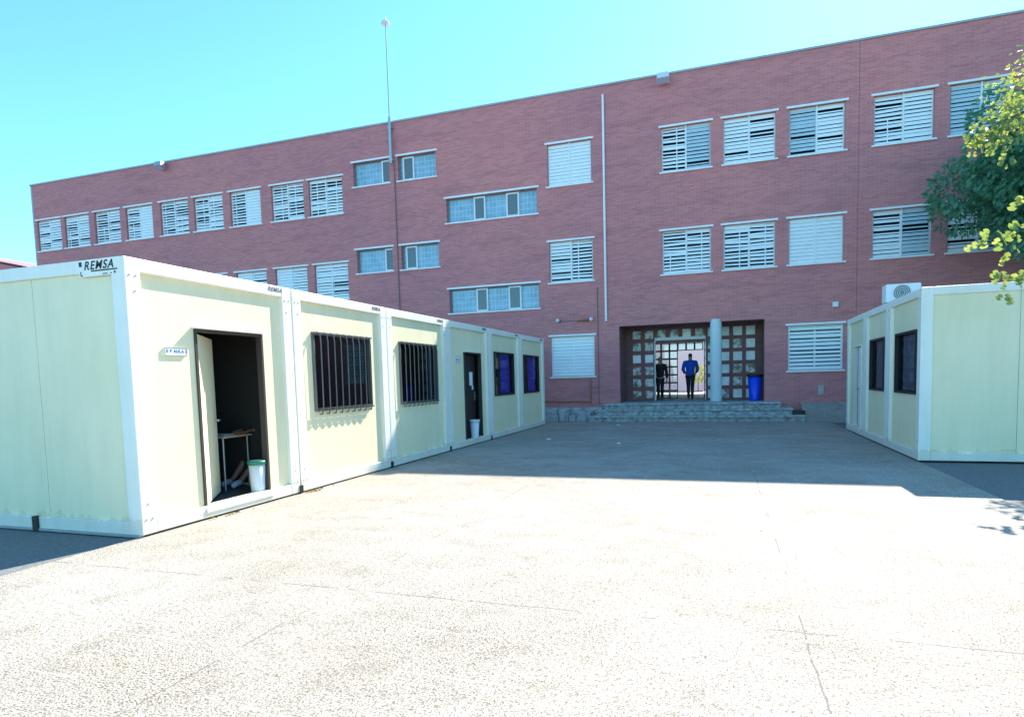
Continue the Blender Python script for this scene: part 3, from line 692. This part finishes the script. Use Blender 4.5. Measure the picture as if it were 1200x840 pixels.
def skin(name, pts, edges, m, parent, root=0, sub=1):
    me = bpy.data.meshes.new(name); og = ORG[parent.name]
    me.from_pydata([tuple(Vector(p[:3])-og) for p in pts], edges, []); ensure_skin(me)
    o = bpy.data.objects.new(name, me); COL.objects.link(o); o.parent = parent; ORG[o.name] = og.copy()
    for i, p in enumerate(pts):
        s_ = me.skin_vertices[0].data[i]; a = p[3]; s_.radius = (a, p[4] if len(p) > 4 else a); s_.use_root = (i == root)
    sm = o.modifiers.new('skin', 'SKIN'); sm.use_smooth_shade = True
    ss = o.modifiers.new('sub', 'SUBSURF'); ss.levels = sub; ss.render_levels = sub
    me.materials.append(M[m]); return o
def chain(pts, edges, start, lst):
    prev = start
    for p in lst: pts.append(p); edges.append((prev, len(pts)-1)); prev = len(pts)-1
    return prev
def rig(H=1.72, sit=False):
    pass
def standing(base, label, top_m, leg_m, heading=1, stride=.12, arms='down', H=1.72, skinm='skind'):
    """figure facing +Y*heading"""
    x0, y0, z0 = base; k = H/1.75; h = heading
    t = thing('person', base, label, 'person')
    V = lambda x, y_, z, a, b=None: (x0+x*k, y0+y_*k*h, z0+z*k, a*k)+((b*k,) if b else ())
    def arm(s):
        if arms == 'front': return [V(s*.205,0,1.41,.055), V(s*.27,-.02,1.14,.048), V(s*.20,.16,1.0,.032), V(s*.15,.21,.98,.024)]
        return [V(s*.205,0,1.40,.05), V(s*.255,-.02,1.12,.042), V(s*.27,.04,.87,.03), V(s*.27,.06,.81,.024)]
    P = [V(0,0,.95,.13,.10)]; E = []
    chest = chain(P, E, 0, [V(0,0,1.1,.12,.09), V(0,0,1.3,.15,.10), V(0,0,1.43,.11,.08)])
    hd = chain(P, E, chest, [V(0,.01,1.5,.056), V(0,.02,1.57,.075,.085), V(0,.02,1.66,.085,.1), V(0,.015,1.73,.06,.07)])
    for s in (-1, 1):
        w = chain(P, E, chest, arm(s)); wx, wy, wz = P[w][:3]
        dv = Vector((0, .7*h, -.25)) if arms == 'front' else Vector((0, .1*h, -1))
        dv.normalize(); sd = Vector((1, 0, 0))
        for i, ln in enumerate((.072, .08, .075, .06)):
            b0 = Vector((wx, wy, wz))+dv*.07+sd*((i-1.5)*.02)
            chain(P, E, w, [(*b0, .011), (*(b0+dv*ln*.6), .0085), (*(b0+dv*ln+Vector((0,0,-.01))), .007)])
        b0 = Vector((wx, wy, wz))+dv*.03+Vector((-s*.03, .0, 0)); chain(P, E, w, [(*b0, .011), (*(b0+dv*.05+Vector((-s*.01,.01*h,0))), .009)])
    for s, st_ in ((-1, stride), (1, -stride)):
        chain(P, E, 0, [V(s*.09,0,.88,.09), V(s*.075,st_*.5+.03,.5,.06), V(s*.075,st_,.1,.04), V(s*.075,st_+.06,.05,.035), V(s*.075,st_+.15,.035,.03)])
    skin('body', P, E, skinm, t)
    # sweater
    P = [V(0,0,.84,.165,.13)]; E = []
    c = chain(P, E, 0, [V(0,0,1.05,.17,.125), V(0,0,1.28,.19,.13), V(0,0,1.42,.15,.11), V(0,.005,1.50,.075)])
    for s in (-1, 1): chain(P, E, 3, [(*q[:3], q[3]+.026) for q in arm(s)[:3]])
    skin('sweater', P, E, top_m, t)
    P = [V(0,0,.95,.14,.115)]; E = []
    for s, st_ in ((-1, stride), (1, -stride)): chain(P, E, 0, [V(s*.09,0,.86,.10), V(s*.075,st_*.5+.03,.5,.075), V(s*.075,st_,.1,.058), V(s*.075,st_,.06,.056)])
    skin('trousers', P, E, leg_m, t)
    for s, st_ in ((-1, stride), (1, -stride)):
        skin('shoe', [V(s*.075,st_-.03,.045,.045), V(s*.075,st_+.1,.04,.042), V(s*.075,st_+.18,.03,.03)], [(0,1),(1,2)], 'shoe', t)
    skin('hair', [V(0,-.035,1.60,.06), V(0,-.03,1.68,.083), V(0,.0,1.74,.072)], [(0,1),(1,2)], 'hair', t)
    # face
    m = MB()
    for s in (-1, 1): m.lathe((x0+s*.032*k, y0+.105*k*h, z0+1.645*k), [(0,-.012),(.011,0),(0,.012)], 8)
    m.build('eyes', 'hair', t); m = MB(); m.add([(x0-.014,y0+.098*h,z0+1.60*k),(x0+.014,y0+.098*h,z0+1.60*k),(x0,y0+.128*h,z0+1.605*k),(x0,y0+.1*h,z0+1.65*k)], [(0,1,2),(0,2,3),(1,3,2)]); m.build('nose', skinm, t)
    return t
standing((-1.18, 23.75, .556), 'person in a blue sweater and dark trousers walking into the entrance, seen from behind', 'sweater', 'trousers', 1, .13, 'front')
standing((-2.27, 23.6, .556), 'person in black clothes standing at the left side of the entrance doorway', 'blackcloth', 'blackcloth', -1, .03, 'down', 1.62)
# seated pupil behind the desk
base = (-6.15, 7.25, .12); t = thing('person', base, 'seated person with bare shins and pale trainers at the desk inside the cabin', 'person')
V = lambda x, y_, z, a, b=None: (base[0]+x, base[1]+y_, base[2]+z, a)+((b,) if b else ())
P = [V(0,0,.52,.12,.11)]; E = []
c = chain(P, E, 0, [V(0,0,.7,.11,.09), V(0,-.06,.9,.14,.09), V(0,-.1,1.02,.10,.07)]); chain(P, E, c, [V(0,-.12,1.09,.045), V(0,-.17,1.17,.068,.08), V(0,-.18,1.26,.075,.088), V(0,-.17,1.33,.05)])
for s in (-1, 1):
    w = chain(P, E, c, [V(s*.19,-.1,.98,.045), V(s*.25,-.25,.78,.038), V(s*.12,-.48,.75,.028), V(s*.09,-.55,.745,.024)]); wp = Vector(P[w][:3])
    for i in range(4): b0 = wp+Vector(((i-1.5)*.02, -.05, 0)); chain(P, E, w, [(*b0, .010), (*(b0+Vector((0,-.05,-.005))), .008), (*(b0+Vector((0,-.075,-.02))), .0065)])
    b0 = wp+Vector((-s*.035, -.02, 0)); chain(P, E, w, [(*b0, .010), (*(b0+Vector((-s*.01,-.035,0))), .0085)])
lg = [[V(.12,0,.50,.085), V(.14,-.38,.46,.06), V(.0,-.68,.10,.038), V(.0,-.76,.05,.03)], [V(-.12,0,.50,.085), V(-.06,-.40,.48,.06), V(-.20,-.62,.10,.038), V(-.22,-.70,.05,.03)]]
for l_ in lg: chain(P, E, 0, l_)
skin('body', P, E, 'skind', t)
P = [V(0,0,.5,.14,.12)]; E = []; chain(P, E, 0, [V(0,0,.7,.13,.11), V(0,-.06,.9,.155,.105), V(0,-.1,1.02,.11,.085)])
for s in (-1, 1): chain(P, E, 3, [V(s*.19,-.1,.98,.062), V(s*.24,-.22,.82,.055)])
skin('shirt', P, E, 'blackcloth', t)
P = [V(0,0,.5,.13,.12)]; E = []; [chain(P, E, 0, [(*l_[0][:3], .10), (*(Vector(l_[0][:3])*.3+Vector(l_[1][:3])*.7), .08)]) for l_ in lg]; skin('shorts', P, E, 'blackcloth', t)
for l_ in lg:
    q = Vector(l_[3][:3]); skin('trainer', [(q.x-.02,q.y+.09,base[2]+.05,.045), (q.x,q.y-.02,base[2]+.055,.05), (q.x+.04,q.y-.15,base[2]+.035,.035)], [(0,1),(1,2)], 'sneaker', t)
skin('hair', [V(0,-.12,1.2,.06), V(0,-.14,1.28,.082), V(0,-.17,1.345,.07)], [(0,1),(1,2)], 'hair', t)
t = thing('chair', (-6.15, 7.3, .12), 'dim school chair under the seated person in the cabin', 'chair')
m = MB(); m.box((-6.35,7.12,.52),(-5.95,7.5,.54)); m.build('seat', 'desk', t); m = MB(); m.box((-6.34,7.48,.75),(-5.96,7.5,.98)); m.build('backrest', 'desk', t)
for dx_ in (-6.33, -5.97):
    for dy_ in (7.15, 7.48): m = MB(); m.tube([(dx_,dy_,.12),(dx_,dy_,.52 if dy_ < 7.3 else .98)], .012); m.build('leg', 'steel', t)

# ------------------------------------------------------------------ trees
def limb_tree(name, base, label, limbs, trunk_r, top):
    t = thing(name, base, label, 'tree'); m = MB(); bx_, by_, bz_ = base
    pts = [Vector(base)+Vector((0,0,-.1)), Vector(base)+Vector((.05,.02,.8)), Vector(base)+Vector((-.03,.05,1.7)), Vector(top)]
    rs = [trunk_r*1.35, trunk_r, trunk_r*.85, trunk_r*.6]
    for i in range(3): m.cyl(pts[i], pts[i+1], rs[i], rs[i+1], 12)
    m.build('trunk', 'bark', t)
    for l_ in limbs:
        m = MB(); k = len(l_)
        for i in range(k-1): m.cyl(l_[i], l_[i+1], trunk_r*.5*(1-i/k)+.006, trunk_r*.5*(1-(i+1)/k)+.004, 8)
        m.build('limb', 'bark', t)
    return t
LEAF = [(0,0),(.12,-.16),(.34,-.22),(.42,-.06),(.58,-.27),(.8,-.16),(.82,0),(1.05,0)]
def add_leaf(b, p, d, nrm, s, lob=True):
    d = Vector(d).normalized(); sd = d.cross(Vector(nrm)).normalized(); nn = sd.cross(d)
    if lob:
        up = [(a*s, w*s*1.5) for a, w in LEAF]
        mid = [Vector(p)+d*a+nn*(-.12*a*a/s) for a in (0, .34*s, .58*s, .82*s, 1.05*s)]
        L_ = [Vector(p)+d*a+sd*w+nn*(.25*abs(w)-.1*a*a/s) for a, w in up]; R_ = [Vector(p)+d*a-sd*w+nn*(.25*abs(w)-.1*a*a/s) for a, w in up[1:-1]]
        vs = L_+R_
        b.add(vs+[mid[1], mid[3]], [(0,1,2,14),(14,2,3,4,15),(15,4,5,6,7),(0,14,9,8),(14,15,11,10,9),(15,7,13,12,11)])
    else:
        a = Vector(p); b.add([a, a+d*s*.5+sd*s*.32, a+d*s+nn*(-.1*s), a+d*s*.5-sd*s*.32], [(0,1,2),(0,2,3)])
def rv(r_): 
    while True:
        v_ = Vector((r_.uniform(-1,1), r_.uniform(-1,1), r_.uniform(-1,1)))
        if .05 < v_.length < 1: return v_
# dark leafy tree behind the right cabins
rt_ = random.Random(5); base = (8.1, 19.0, 0.)
C0 = Vector((8.85, 18.6, 6.15)); R0 = Vector((3.6, 2.2, 2.5))
limbs = [[Vector((8.1,19,2.6)), Vector((7.4,18.9,4.4)), Vector((6.6,18.8,5.8))], [Vector((8.1,19,2.6)), Vector((8.6,18.5,4.8)), Vector((8.9,18.3,7.2))], [Vector((8.1,19,2.6)), Vector((9.3,19.2,4.5)), Vector((10.4,19,6))], [Vector((7.7,18.9,3.8)), Vector((7.4,18.4,6)), Vector((7.3,18.2,7.6))]]
t = limb_tree('leafy_tree', base, 'dark green dense tree at the right edge, behind the pale cabins', limbs, .17, (8.1, 19, 2.6))
b = MB(); clumps = []
for i in range(140):
    v_ = rv(rt_).normalized()*rt_.uniform(.25, .95); clumps.append((C0+Vector((v_.x*R0.x, v_.y*R0.y, v_.z*R0.z)), rt_.uniform(.45, .85)))
for c, rad in clumps:
    for i in range(330):
        v_ = rv(rt_); v_ = v_.normalized()*(v_.length**.45)
        p = c+v_*rad*Vector((1,1,.8)).length/1.6
        add_leaf(b, p, v_+rv(rt_)*.8+Vector((0,0,-.3)), rv(rt_)+Vector((0,0,1)), rt_.uniform(.12, .2), False)
b.build('crown', 'leafdark', t)
b = MB()
for (x, z, n, rad) in [(4.55,5.68,12,0.11),(4.49,5.82,12,0.11),(4.62,5.92,16,0.15),(4.75,5.99,16,0.15),(4.89,6.07,16,0.17),(5.04,6.20,20,0.17),(5.17,6.41,20,0.19),(5.26,6.59,20,0.19),(4.79,5.69,12,0.13),(4.91,5.62,12,0.13),(5.04,5.89,16,0.17),(5.25,6.17,24,0.23),(4.82,5.85,16,0.15),(5.04,5.34,8,0.08)]:
    for i in range(n):
        v_ = rv(rt_); p = Vector((x, 14.0, z))+v_*rad*Vector((1, 2, 1)).length/1.8
        add_leaf(b, p, Vector((v_.x, v_.y, -.6+v_.z)), Vector((rt_.uniform(-.5,.5), -1, .8))+rv(rt_)*.9, rt_.uniform(.09, .15))
for i in range(26):
    c = Vector((rt_.uniform(5.3, 7.2), rt_.uniform(14, 16), rt_.uniform(6.0, 7.4)))
    for k in range(26):
        w_ = rv(rt_); add_leaf(b, c+w_*.4, w_+Vector((0,0,-.6)), rv(rt_)+Vector((0,0,1)), rt_.uniform(.09, .15))
b.build('sunlit_spray', 'leaf', t)  # sunlight on this part of the tree put into its lighter leaf colour
m = MB(); L_ = [Vector((8.1,19,2.6)), Vector((7.6,17.6,4.6)), Vector((6.6,15.6,5.9)), Vector((5.6,14.2,6.3)), Vector((4.6,14.0,5.9))]
for i in range(4): m.cyl(L_[i], L_[i+1], .09*(1-i/4.4), .09*(1-(i+1)/4.4), 8)
m.build('limb', 'bark', t)
# near tree, big pale leaves hanging into the frame from the right
rt_ = random.Random(11); base = (6.6, 9.9, 0.)
t = limb_tree('broadleaf_tree', base, 'near tree with big bright yellow green leaves reaching in at the right edge', [
    [Vector((6.6,9.9,2.2)), Vector((5.6,9.9,3.3)), Vector((4.7,10.0,3.5)), Vector((4.1,10.0,3.25))],
    [Vector((6.6,9.9,2.2)), Vector((6.9,10.3,4)), Vector((7.2,10.6,5.6))],
    [Vector((6.6,9.9,2.2)), Vector((7.4,9.2,3.8)), Vector((8.2,8.8,4.9))],
    [Vector((4.7,10.0,3.5)), Vector((4.35,10.0,3.0)), Vector((4.15,10.0,2.75))]], .13, (6.6, 9.9, 2.3))
b = MB()
TW = [(3.27,3.13,2,0.05),(3.35,3.21,3,0.07),(3.45,3.28,3,0.06),(3.55,3.16,3,0.06),(3.69,3.05,3,0.08),(3.61,2.92,2,0.05),(3.72,3.25,4,0.08),(3.81,3.35,4,0.1),(3.73,3.7,4,0.07),(3.59,2.7,3,0.07),(3.69,2.62,5,0.1),(3.78,2.68,4,0.08),(3.65,2.43,4,0.06),(3.54,2.75,2,0.04)]
for (x, z, n, rad) in TW:
    for i in range(n):
        v_ = rv(rt_); p = Vector((x, 10.0, z))+v_*rad
        add_leaf(b, p, Vector((v_.x, v_.y*.6, -.9+v_.z*.5)), Vector((rt_.uniform(-.5,.5), -1, .6))+rv(rt_)*.8, rt_.uniform(.08, .15))
for i in range(60):
    v_ = rv(rt_).normalized()*rt_.uniform(.4, 1); c = Vector((7.3+v_.x*1.9, 9.9+v_.y*1.8, 5.3+v_.z*1.5))
    for k in range(28):
        w_ = rv(rt_); add_leaf(b, c+w_*.42, w_+Vector((0,0,-.7)), rv(rt_)+Vector((0,0,1.2)), rt_.uniform(.11, .17))
b.build('crown', 'leaf', t)

# shrub in the rear yard, far through the doors
t = thing('shrub', (-1.55, 41, 0), 'small yellow green shrub glimpsed outdoors through the entrance hall', 'shrub')
m = MB(); m.cyl((-1.55,41,-.1),(-1.55,41,1.2),.04,.02); m.build('stem', 'bark', t)
b = MB()
for i in range(500):
    w_ = rv(rt_); add_leaf(b, Vector((-1.55,41,1.55))+Vector((w_.x*.4,w_.y*.4,w_.z*.6)), w_, rv(rt_), .12, False)
b.build('crown', 'leaf', t)
# pale building across the rear yard
t = thing('pale_building', (-2, 58, 0), 'pale wall of a far building seen through the entrance hall', 'building')
m = MB(); m.box((-16, 58, -.01), (14, 66, 6)); m.build('wall', 'palewall', t); m = MB(); m.box((-16.2,57.8,6),(14.2,66.2,6.2)); m.build('roof', 'coping', t)
b = MB(); b.quad((-30,34.05,0),(26,34.05,0),(26,58,0),(-30,58,0)); struct(b.build('rear_yard', 'paving'))
b = MB(); b.box((-4.5,34.02,-.01),(2.3,36.5,.54)); struct(b.build('rear_terrace', 'plinth'))
# low building with a pink roof beyond the left end
t = thing('pink_roofed_building', (-50, 34, 0), 'distant building with a pink sloping roof past the left end of the school', 'building')
m = MB(); m.box((-62, 30.2, 0), (-43.5, 42, 9.2)); m.build('wall', 'hall', t)
m = MB(); m.add([(-62.3,29.9,13.6),(-43.2,29.9,9.45),(-43.2,42.3,9.45),(-62.3,42.3,13.6),(-62.3,29.9,9.2),(-43.2,29.9,9.2),(-43.2,42.3,9.2),(-62.3,42.3,9.2)], [(0,1,2,3),(4,5,1,0),(5,6,2,1),(6,7,3,2),(7,4,0,3),(7,6,5,4)]); m.build('roof', 'redroof', t)
m = MB(); m.tube([(-62.3,29.85,13.66),(-43.2,29.85,9.5)], .08); m.build('roof_edge', 'black', t)

# ------------------------------------------------------------------ litter
def leaf_litter(x, y_, s, label, mm='dryleaf'):
    b = MB(); b.add([(x-s,y_,.006),(x,y_-s*.6,.02),(x+s,y_+s*.1,.008),(x+s*.1,y_+s*.7,.03),(x,y_,.012)], [(0,1,4),(1,2,4),(2,3,4),(3,0,4)])
    tag(b.build('dry_leaf', mm), label, 'leaf', 'dry leaves at the foot of the left cabins')
rl = random.Random(9)
for i in range(26):
    yy = rl.choice((rl.gauss(6.95, .12), rl.gauss(5.5, .25), rl.gauss(5.5, .2)))
    xx = -5.36+abs(rl.gauss(0, .05)); sz = rl.uniform(.012, .035)
    leaf_litter(xx, yy, sz, 'dry leaf lying with others at the foot of the left cabins', rl.choice(('dryleaf', 'dryleaf', 'rubber')))
for x, y_, s, l_ in ((-3.04, 18.5, .07, 'white scrap of paper on the shaded paving just before the steps'), (-4.0, 14.11, .07, 'white scrap of paper on the shaded paving near the last left cabins'), (-2.18, 13.29, .05, 'white scrap of paper in the middle of the shaded paving')):
    b = MB(); b.add([(x-s,y_-s*.6,.006),(x+s,y_-s*.7,.008),(x+s*.8,y_+s*.6,.012),(x-s*.7,y_+s*.8,.006),(x,y_,.035)], [(0,1,4),(1,2,4),(2,3,4),(3,0,4)])
    tag(b.build('paper_scrap', 'paper'), l_, 'litter')
